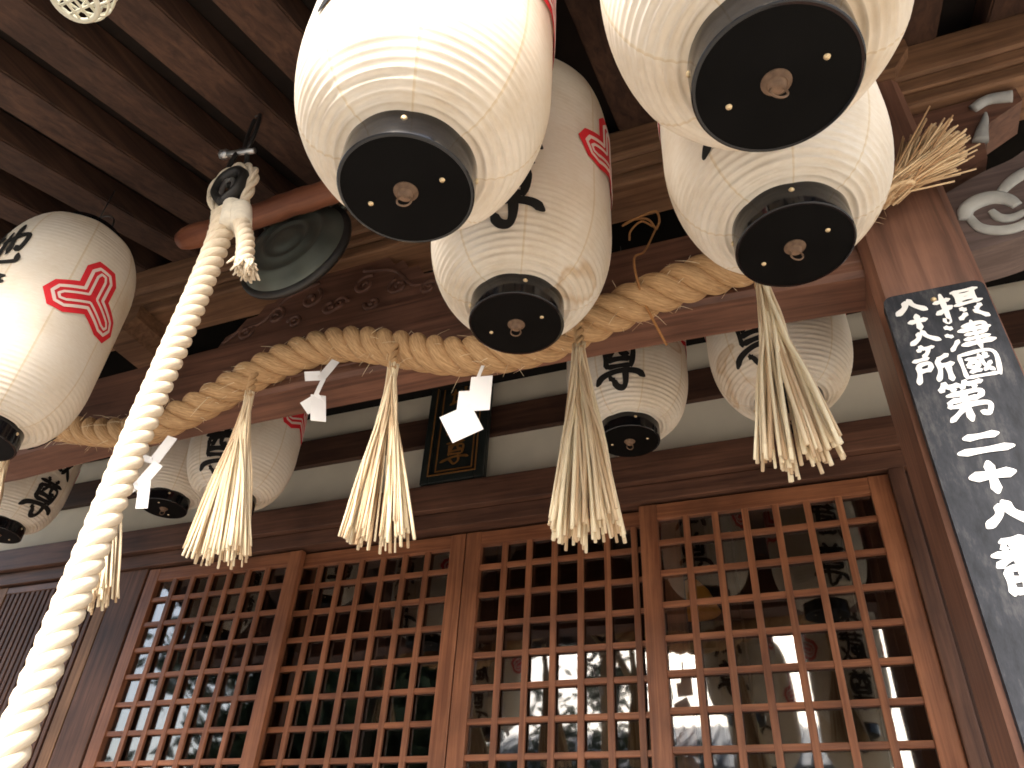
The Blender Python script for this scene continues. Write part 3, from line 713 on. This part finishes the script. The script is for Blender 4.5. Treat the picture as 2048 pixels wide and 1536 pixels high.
b = MB(); th_ = bez([(-1.401, 1.034, 1.693), (-1.450, 1.036, 1.754), (-1.444, 1.036, 1.816), (-1.398, 1.034, 1.836), (-1.360, 1.034, 1.802), (-1.364, 1.034, 1.741), (-1.401, 1.034, 1.693)], 8)
b.tube(th_, .014, 8, flat=1.6, up=(0, 1, 0)); b.build('thimble', M_iron, root)
# shackle, rings up to the rafter
ro = empty('hanging_shackle', (-1.428, 1.047, 1.904), 'dark iron shackle and ring hanging the bell rope from the rafters', 'hook')
b = MB()
def link(p, q, wd, r_, side):
    p, q = Vector(p), Vector(q); d = q-p; s_ = Vector(side).normalized()
    pts = [p+d*(.5-.5*math.cos(a))+s_*wd*math.sin(a) for a in [i/24*6.283 for i in range(25)]]
    return pts
b.tube(link((-1.421, 1.047, 1.792), (-1.431, 1.047, 1.975), .026, .006, (1, .3, 0)), .0085, 8, cap=False)
b.build('shackle', M_iron, ro)
b = MB(); b.tube([(-1.503, 1.042, 1.975), (-1.376, 1.044, 1.942)], .0100, 10); b.tube([(-1.512, 1.042, 1.977), (-1.485, 1.042, 1.971)], .0160, 6); b.build('pin', M_steel, ro)
b = MB(); b.tube(link((-1.421, 1.050, 1.969), (-1.439, 1.054, 2.176), .029, .005, (1, -.4, 0)), .0070, 8, cap=False); b.build('ring', M_iron, ro)
b = MB(); b.tube(link((-1.435, 1.050, 2.156), (-1.435, 1.061, 2.264), .019, .005, (.2, 1, 0)), .0068, 8, cap=False); b.build('eye_bolt', M_iron, ro)
b = MB(); b.tube(link((-1.417, 1.040, 1.724), (-1.423, 1.040, 1.822), .016, .006, (1, .3, 0)), .0075, 8, cap=False); b.build('lower_link', M_steel, ro)

# straw rope across the beam
SY = 1.615
sp = [(-3.25, 1.60), (-2.95, 1.59), (-2.769, 1.561), (-2.59, 1.520), (-2.351, 1.455), (-2.147, 1.428), (-2.042, 1.445), (-1.863, 1.505), (-1.676, 1.588), (-1.478, 1.632), (-1.316, 1.617), (-1.112, 1.540), (-.925, 1.462), (-.756, 1.430), (-.60, 1.432), (-.446, 1.474), (-.297, 1.513), (-.153, 1.540), (-.03, 1.555), (.12, 1.592), (.27, 1.635), (.365, 1.672)]
sp = [(x, 1.606+.03*min(1, max(0, (-x-.2))) - (.03 if x > .1 else 0), z) for x, z in sp]
sroot = empty('straw_rope', (-1.4, SY, 1.5), 'thick twisted golden straw rope draped along the porch beam', 'rope')
b = MB(); pts = rope_strands(b, bez(sp, 8), lambda t: .046+.016*min(1, t*2.2) if t < .9 else .062-.03*(t-.9)*10, 3, .215, 16); b.build('straw_strands', M_strawrope, sroot)
b = MB(); lr = random.Random(11)
for _ in range(420):
    p = pts[lr.randrange(len(pts))]; a = lr.uniform(0, 6.283); c = p+Vector((0, math.cos(a)*.055, math.sin(a)*.055))
    tw = Vector((lr.uniform(-1, .25), lr.uniform(-.6, .1), lr.uniform(-1.1, .1))).normalized(); ln = lr.choice([.02, .025, .03, .04, .07])*lr.uniform(.7, 1.2)
    if lr.random() < .5: tw = Vector((lr.uniform(.3, 1)*lr.choice([-1, 1]), math.cos(a)*.35, math.sin(a)*.45)).normalized()
    b.tube([c, c+tw*ln*.5, c+tw*ln+Vector((0, 0, -.12*ln))], [.0011, .0009, .0004], 4)
lf = b.build('loose_fibres', M_straw, sroot); lf['kind'] = 'stuff'
# cut straw end beyond the pillar edge
b = MB(); lr = random.Random(21); o0 = Vector((.355, 1.575, 1.655))
for _ in range(330):
    ax = Vector((.80, -.10, .60)); sp_ = lr.gauss(0, .26); sq = lr.gauss(0, .20)
    d = (ax+Vector((.60, 0, -.80))*sp_+Vector((0, 1, 0))*sq).normalized()
    s0 = o0+Vector((lr.gauss(0, .012), lr.gauss(0, .014), lr.gauss(0, .012))); ln = lr.uniform(.17, .235)*(1.05-.35*abs(sp_))
    b.tube([s0, s0+ax.normalized()*ln*.22, s0+ax.normalized()*ln*.18+d*ln*.45, s0+ax.normalized()*ln*.15+d*ln*.9], [.0028, .0028, .0027, .0024], 5)
b.tube(bez([(.33, 1.575, 1.63), (.375, 1.55, 1.655), (.42, 1.555, 1.66), (.40, 1.60, 1.70)], 6), .008, 7)
b.build('straw_end', M_strawend, sroot)

# straw tassels
def tassel(top, bot, n, wtop, w0, label, seed, lean=0.0, rad=.0036, twist=.075):
    r = empty('straw_tassel', top, label, 'tassel', 'straw tassels on the straw rope'); lr = random.Random(seed)
    T_, B_ = Vector(top), Vector(bot); ax = (B_-T_); L_ = ax.length; ax.normalize()
    nk = T_+ax*twist
    m_ = MB(); rope_strands(m_, [T_-ax*.02, T_+ax*.02, nk+ax*.012], .0155, 2, .06, 8, step=.005); m_.build('twisted_neck', M_strawrope, r)
    m_ = MB(); sx = Vector((1, 0, 0))
    for i in range(n):
        u = lr.uniform(-1, 1); u = math.copysign(abs(u)**.85, u); v = lr.uniform(-1, 1)*.75
        if i < 5: u = [-1.15, -1.0, 1.05, -.85, .95][i]*lr.uniform(.9, 1.12)
        e = B_+sx*(u*w0+lean*abs(u))+Vector((0, 1, 0))*v*w0*.7-ax*(-1)*lr.uniform(-.035, .015)*(-1)+Vector((0, 0, .25*w0*u*u))
        s0 = nk-ax*.012+Vector((lr.gauss(0, .006), lr.gauss(0, .006), 0))
        mid1 = s0.lerp(e, .28)+Vector((lr.gauss(0, .005)-.15*u*wtop, lr.gauss(0, .004), 0)); mid2 = s0.lerp(e, .62)+Vector((lr.gauss(0, .005), lr.gauss(0, .004), 0))
        rr_ = rad*lr.uniform(.65, 1.25)
        q = bez([s0, mid1, mid2, e], 4); m_.tube(q, [rr_*.8]*3+[rr_]*(len(q)-3), 5, smooth=True)
    m_.build('straws', M_straw, r)
    return r
tassel((-2.755, 1.57, 1.50), (-2.70, 1.57, 1.10), 60, .04, .065, 'shaded straw tassel at the left edge below the leftmost large lantern', 1)
tassel((-2.150, 1.57, 1.345), (-1.985, 1.56, .755), 85, .04, .078, 'straw tassel partly hidden behind the white bell rope', 2)
tassel((-1.640, 1.57, 1.500), (-1.560, 1.56, .850), 84, .04, .092, 'straw tassel just right of the bell rope, in front of a written lantern', 3, rad=.0040)
tassel((-1.098, 1.57, 1.490), (-1.040, 1.56, .838), 70, .04, .082, 'straw tassel beside the dark plaque, two straws splayed to the left', 4, rad=.0040)
tassel((-.492, 1.56, 1.412), (-.468, 1.55, .775), 92, .04, .082, 'straw tassel below the middle lantern, in front of the hanging written lantern', 6, rad=.0044)
tassel((.000, 1.54, 1.48), (.018, 1.53, .880), 68, .045, .088, 'rightmost straw tassel, thick straws over the half-lit lantern', 8, rad=.0050)

# paper streamers, folded
def streamer(panels, label):
    P0 = Vector(panels[0][0]); r = MB()
    for a, b_, wd, yy in panels:
        a, b_ = Vector(a), Vector(b_); d = (b_-a).normalized(); s_ = Vector((d.z, yy, -d.x)).normalized()*wd/2; n_ = d.cross(s_).normalized()*.0006
        vs = [a-s_-n_, a+s_-n_, b_+s_-n_, b_-s_-n_, a-s_+n_, a+s_+n_, b_+s_+n_, b_-s_+n_]
        r.add(vs, [(0, 3, 2, 1), (4, 5, 6, 7), (0, 1, 5, 4), (1, 2, 6, 5), (2, 3, 7, 6), (3, 0, 4, 7)])
    return one('paper_streamer', r, M_paper, label, 'streamer', 'folded paper streamers on the straw rope', loc=P0)
Y0 = 1.545
streamer([((-1.318, Y0+.03, 1.500), (-1.334, Y0, 1.410), 0.026, -1.00), ((-1.336, Y0-.002, 1.420), (-1.391, Y0-.010, 1.424), 0.030, -0.70), ((-1.318, Y0-.006, 1.400), (-1.330, Y0-.012, 1.322), 0.014, -0.55),
          ((-1.300, Y0-.014, 1.318), (-1.352, Y0-.020, 1.285), 0.044, -0.65), ((-1.314, Y0-.016, 1.330), (-1.282, Y0-.026, 1.222), 0.046, -1.00)], 'crumpled white paper streamer between the two tassels left of the plaque')
streamer([((-.781, Y0+.02, 1.345), (-.784, Y0, 1.285), 0.010, -0.35), ((-.770, Y0-.002, 1.288), (-.767, Y0-.010, 1.165), 0.062, -0.20), ((-.806, Y0-.012, 1.238), (-.803, Y0-.02, 1.165), 0.046, -0.30),
          ((-.765, Y0-.02, 1.140), (-.848, Y0-.03, 1.105), 0.078, -0.65)], 'white paper streamer of square folds beside the plaque')
streamer([((-1.905, Y0+.02, 1.310), (-1.926, Y0, 1.202), 0.032, -0.85), ((-1.930, Y0-.002, 1.210), (-2.024, Y0-.01, 1.250), 0.022, -0.70), ((-1.890, Y0-.008, 1.190), (-1.937, Y0-.016, 1.100), 0.034, -0.80),
          ((-1.930, Y0-.018, 1.115), (-1.985, Y0-.022, 1.075), 0.022, -1.15), ((-1.908, Y0-.018, 1.125), (-1.868, Y0-.026, 1.018), 0.034, -0.85)], 'bright white paper streamer just right of the bell rope')

# twine tied round the beam
b = MB()
b.tube(bez([(-.268, 1.655, 1.835), (-.300, 1.61, 1.70), (-.318, 1.535, 1.60), (-.312, 1.548, 1.50), (-.30, 1.60, 1.45), (-.268, 1.66, 1.365)], 8), .0036, 6)
b.tube(bez([(-.268, 1.655, 1.83), (-.29, 1.64, 1.868), (-.335, 1.63, 1.872), (-.365, 1.62, 1.845), (-.335, 1.62, 1.858), (-.30, 1.63, 1.880), (-.262, 1.64, 1.895), (-.255, 1.65, 1.86), (-.268, 1.655, 1.83)], 8), .0040, 6)
b.tube(bez([(-.275, 1.650, 1.84), (-.31, 1.64, 1.865), (-.345, 1.64, 1.835), (-.352, 1.645, 1.80)], 8), .0036, 6)
one('twine', b, M_twine, 'thin tan twine knotted round the porch beam and the straw rope', 'twine')

# ================================================================== LOG, GONG, CAGE, PLAQUE, BOARD
b = MB(); lr = random.Random(2); n = 30
pts = [(-1.905+.030*i, 1.30, 1.980+.0012*i+.003*math.sin(i*.9)) for i in range(n)]
b.tube(pts, [.030]+[.0405]+[.043+.0015*math.sin(i*1.7)+lr.uniform(-.0006, .0006) for i in range(n-2)], 24, up=(0, 0, 1))
log = one('round_log', b, W['log'], 'round reddish pole lying level above the gong, cut end at left', 'pole')
b = MB()
for x in (-1.80, -1.15): b.tube([(x, 1.30, 2.03), (x, 1.30, rz(1.3)+.02)], .004, 6)
b.build('hanging_wire', M_iron, log)
# gong (flat bell)
gc = Vector((-1.455, 1.40, 1.885)); gr = .200
groot = empty('gong', gc, 'dark green bronze gong hanging below the reddish pole', 'gong')
b = MB(); prf = [(.0005, -.062), (.03, -.064), (.05, -.060), (.055, -.054), (.075, -.052), (.080, -.056), (.09, -.056), (.095, -.051), (.128, -.046), (.134, -.050), (.144, -.049), (.150, -.043), (.175, -.034), (.188, -.024), (gr, -.012), (gr+.004, 0), (gr, .012), (.188, .024), (.15, .043), (.08, .052), (.0005, .06)]
b.lathe(prf, 56, gc, 'Y'); b.build('bronze_body', M_bronze, groot)
b = MB(); b.lathe([(gr-.004, -.014), (gr+.014, -.012), (gr+.018, -.003), (gr+.018, .003), (gr+.014, .012), (gr-.004, .014)], 56, gc, 'Y'); b.build('lip', M_iron, groot)
for s_ in (-1, 1):
    b = MB(); c = gc+Vector((s_*.135, 0, .155)); b.tube(link(c, c+Vector((s_*.035, 0, .07)), .024, .01, (1, 0, -.5*s_)), .011, 8, cap=False)
    b.build('lug', M_bronze, groot)
    b = MB(); b.tube([c+Vector((s_*.03, 0, .06)), (gc.x+s_*.15, 1.345, 1.99)], .004, 6); b.build('hanging_wire', M_iron, groot)
# white lamp cage under the eave
cc = Vector((-1.135, .360, 1.436)); croot = empty('lamp_cage', cc, 'small white lattice cage lamp hanging under the rafters at the top left', 'lamp cage')
b = MB(); CR = .055
b.tube([cc+Vector((CR*.78*math.cos(a), CR*.78*math.sin(a), 0)) for a in [i/32*6.2832 for i in range(33)]], .0055, 8, cap=False)
for zz, rr_ in ((.022, 1.0), (.05, 1.04), (.078, 1.0), (.10, .9)):
    b.tube([cc+Vector((CR*rr_*math.cos(a), CR*rr_*math.sin(a), zz)) for a in [i/32*6.2832 for i in range(33)]], .0028, 6, cap=False)
for q in range(10):
    a = q/10*6.2832; d = Vector((math.cos(a), math.sin(a), 0))
    b.tube(bez([cc+d*CR*.78, cc+d*CR+Vector((0, 0, .022)), cc+d*CR*1.04+Vector((0, 0, .05)), cc+d*CR*.9+Vector((0, 0, .10))], 4), .0028, 6)
for q in range(-2, 3):
    h = math.sqrt(max(0, (CR*.78)**2-(q*.020)**2))
    b.tube([cc+Vector((q*.020, -h, 0)), cc+Vector((q*.020, h, 0))], .0028, 6); b.tube([cc+Vector((-h, q*.020, .001)), cc+Vector((h, q*.020, .001))], .0028, 6)
b.build('lattice', M_cage, croot)
b = MB(); b.lathe([(.0005, .13), (.03, .13), (CR*.9, .112), (CR*.9, .098), (CR*.5, .098), (.0005, .098)], 28, cc); b.build('cap', M_cage, croot)
b = MB(); b.tube([cc+Vector((0, 0, .13)), (cc.x, cc.y, rz(cc.y)+.02)], .006, 8); b.build('stem', M_iron, croot)
# plaque over the doors
proot = empty('name_plaque', (-1.565, 2.95, 1.805), 'dark upright wooden plaque with gold writing and border above the middle doors', 'plaque')
b = MB(); x0, x1, z0, z1 = -1.735, -1.395, 1.812, 2.50
b.box(x0, x1, 2.915, 2.945, z0, z1, .004); b.build('board', M_plaque, proot)
b = MB()
for e, y_, wd in ((.0, 2.895, .045),):
    b.box(x0+e, x0+e+wd, y_, 2.914, z0, z1, .006); b.box(x1-e-wd, x1-e, y_, 2.914, z0, z1, .006); b.box(x0+wd+.001, x1-wd-.001, y_, 2.914, z0, z0+wd, .006); b.box(x0+wd+.001, x1-wd-.001, y_, 2.914, z1-wd, z1, .006)
b.build('frame', M_plaque, proot)
b = MB()
for e, y_ in ((.038, 2.8925), (.068, 2.9115)):
    t = .007
    b.box(x0+e, x0+e+t, y_, y_+.003, z0+e, z1-e); b.box(x1-e-t, x1-e, y_, y_+.003, z0+e, z1-e); b.box(x0+e+t, x1-e-t, y_, y_+.003, z0+e, z0+e+t); b.box(x0+e+t, x1-e-t, y_, y_+.003, z1-e-t, z1-e)
b.build('gold_lines', M_gold, proot)
b = MB(); lr = random.Random(4)
for i, ch_ in enumerate('尊蔵地'):
    for pts, wd in strokes(ch_, -1.565, 1.985+i*.17, .125, .145, .013, .03, lr): ribbon(b, pts, wd, lambda s_, z, l_: Vector((s_, 2.9135-l_, z)), .0015)
b.build('gold_writing', M_gold, proot)
# black lettered board on the pillar
bx0, bx1, bz0, bz1 = .275, .494, -.45, 1.335
broot = empty('lettered_board', (.3845, 1.615, bz0), 'long weathered black board with white brush writing fixed to the pillar', 'signboard')
b = MB(); rc = .022
pl = [(bx0, bz0), (bx1, bz0), (bx1, bz1-rc)]+[(bx1-rc+rc*math.cos(a), bz1-rc+rc*math.sin(a)) for a in [i/6*math.pi/2 for i in range(1, 7)]]+[(bx0+rc-rc*math.sin(a), bz1-rc+rc*math.cos(a)) for a in [i/6*math.pi/2 for i in range(0, 7)]]
b.prism(pl, 1.606, 1.632); b.build('board', M_board, broot)
b = MB(); lr = random.Random(9)
fl = lambda s_, z, l_: Vector((s_, 1.606-l_, z))
def put(ch_, x, z, wd, ht, th):
    for pts, w_ in strokes(ch_, x, z, wd, ht, th, .012, lr): ribbon(b, pts, w_, fl, .0012)
put('八', 0.328, 1.293, 0.071, 0.055, 0.0135); put('十', 0.334, 1.241, 0.043, 0.049, 0.0125); put('八', 0.334, 1.195, 0.066, 0.048, 0.0135); put('ヶ', 0.329, 1.155, 0.041, 0.038, 0.0105); put('所', 0.334, 1.100, 0.084, 0.075, 0.0115); put('摂', 0.427, 1.267, 0.102, 0.099, 0.0115); put('津', 0.424, 1.177, 0.095, 0.085, 0.0115); put('國', 0.422, 1.094, 0.078, 0.073, 0.0095); put('第', 0.371, 1.005, 0.096, 0.107, 0.0135); put('二', 0.375, 0.897, 0.106, 0.060, 0.0175); put('十', 0.370, 0.817, 0.084, 0.074, 0.0190); put('八', 0.371, 0.736, 0.092, 0.067, 0.0190); put('番', 0.362, 0.629, 0.088, 0.114, 0.0150)
b.build('white_writing', M_white, broot)
b = MB(); b.tube([(.382, 1.6055, 1.300), (.382, 1.601, 1.300)], [.007, .004], 10); b.build('nail', M_brass, broot)

# ================================================================== INTERIOR HINTS
b = MB(); oc = Vector((-.498, 3.175, 1.215)); b.lathe([(.0005, .09), (.03, .085), (.07, .04), (.10, -.03), (.11, -.05), (.085, -.05), (.0005, .02)], 24, oc)
o = one('hanging_ornament', b, M_orange, 'orange bell-shaped ornament hanging inside behind the rightmost door', 'ornament')
b = MB(); b.tube([oc+Vector((0, 0, .085)), (oc.x, oc.y, 2.76)], .004, 6); b.build('cord', M_iron, o)
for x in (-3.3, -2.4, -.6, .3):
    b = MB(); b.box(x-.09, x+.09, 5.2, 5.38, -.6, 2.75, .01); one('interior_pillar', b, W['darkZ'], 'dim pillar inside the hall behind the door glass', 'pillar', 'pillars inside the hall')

# ================================================================== COURTYARD (mirrored in the glass)
def house(x0, x1, y0, y1, zt, label, roofh=1.2, wins=()):
    r = empty('house', ((x0+x1)/2, (y0+y1)/2, -1.5), label, 'house', 'houses across the courtyard')
    b = MB(); b.box(x0, x1, y0, y1, -1.5, zt); b.build('wall', M_cream, r)
    b = MB(); ym = (y0+y1)/2
    b.add([(x0-.4, y1+.6, zt+.02), (x1+.4, y1+.6, zt+.02), (x1+.4, ym, zt+roofh), (x0-.4, ym, zt+roofh), (x0-.4, y0-.6, zt+.02), (x1+.4, y0-.6, zt+.02)], [(0, 1, 2, 3), (3, 2, 5, 4), (0, 3, 4), (1, 5, 2), (0, 4, 5, 1)])
    i = x0-.4
    while i < x1+.4:
        b.tube([(i, y1+.62, zt+.05), (i, ym, zt+roofh+.03)], .05, 6); i += .28
    b.build('roof', M_tile, r)
    for xa, za in wins:
        b = MB(); b.box(xa, xa+1.1, y1-.02, y1+.04, za, za+1.2); wn = b.build('window', M_tile, r)
        b = MB(); b.box(xa+.06, xa+1.04, y1+.041, y1+.05, za+.06, za+1.14); b.build('pane', M_glass, wn)
house(-7.2, .2, -15, -10.5, 2.9, 'cream house with a tiled roof, mirrored in the two middle right doors', 1.3, ((-5.6, 1.2), (-3.6, 1.2), (-1.6, 1.2)))
house(1.6, 7.5, -15, -10.5, 2.2, 'pale house mirrored in the rightmost door glass', 1.5, ((2.6, .3), (5.0, .3)))
def tree(x, y, h, cr, n, label, seed, ls=1.0, low=.35):
    r = empty('tree', (x, y, -1.5), label, 'tree', 'trees in the courtyard'); lr = random.Random(seed)
    b = MB(); top = Vector((x+.2, y, -1.5+h*.8))
    b.tube(bez([(x, y, -1.5), (x+.06, y+.05, -1.5+h*.3), (x-.05, y, -1.5+h*.55), top], 6), [.16-.10*i/18 for i in range(19)], 10)
    ends = []
    for q in range(9 if low > .3 else 20):
        a = lr.uniform(0, 6.28); z0 = -1.5+h*lr.uniform(low, .80); e = Vector((x+math.cos(a)*cr*.8, y+math.sin(a)*cr*.8, z0+lr.uniform(.2, .9)))
        b.tube(bez([(x, y, z0), ((x+e.x)/2, (y+e.y)/2, z0+.15), e], 4), [.05-.038*i/8 for i in range(9)], 6); ends.append(e)
    b.build('trunk', M_bark, r)
    b = MB()
    for _ in range(n):
        e = lr.choice(ends+[top]); c = e+Vector((lr.gauss(0, .38), lr.gauss(0, .38), lr.gauss(0, .30)))*cr*.6
        u = Vector((lr.uniform(-1, 1), lr.uniform(-1, 1), lr.uniform(-1, 1))).normalized(); v = u.orthogonal().normalized(); s_ = lr.uniform(.05, .11)*(1 if ls == 1 else 2.0)
        b.add([c-u*s_, c+v*s_*.5, c+u*s_, c-v*s_*.5], [(0, 1, 2, 3)])
    b.build('crown', M_leaf, r)
tree(-3.35, -6.0, 6.2, 1.3, 1600, 'slim tree before the cream house, mirrored in the door glass', 31)
tree(-10.4, -6.4, 7.6, 1.75, 9000, 'added bushy tree darkening the glass in the right half of the leftmost door', 32, .75, .17)  # this tree and the next two are added to darken the mirrored view
tree(-9.2, -7.0, 8.0, 1.9, 9000, 'added bushy tree darkening the glass across the second door from the left', 33, .75, .17)
tree(-7.3, -6.6, 7.4, 1.7, 9000, 'added bushy tree darkening the glass beside the meeting stiles of the middle doors', 34, .75, .17)
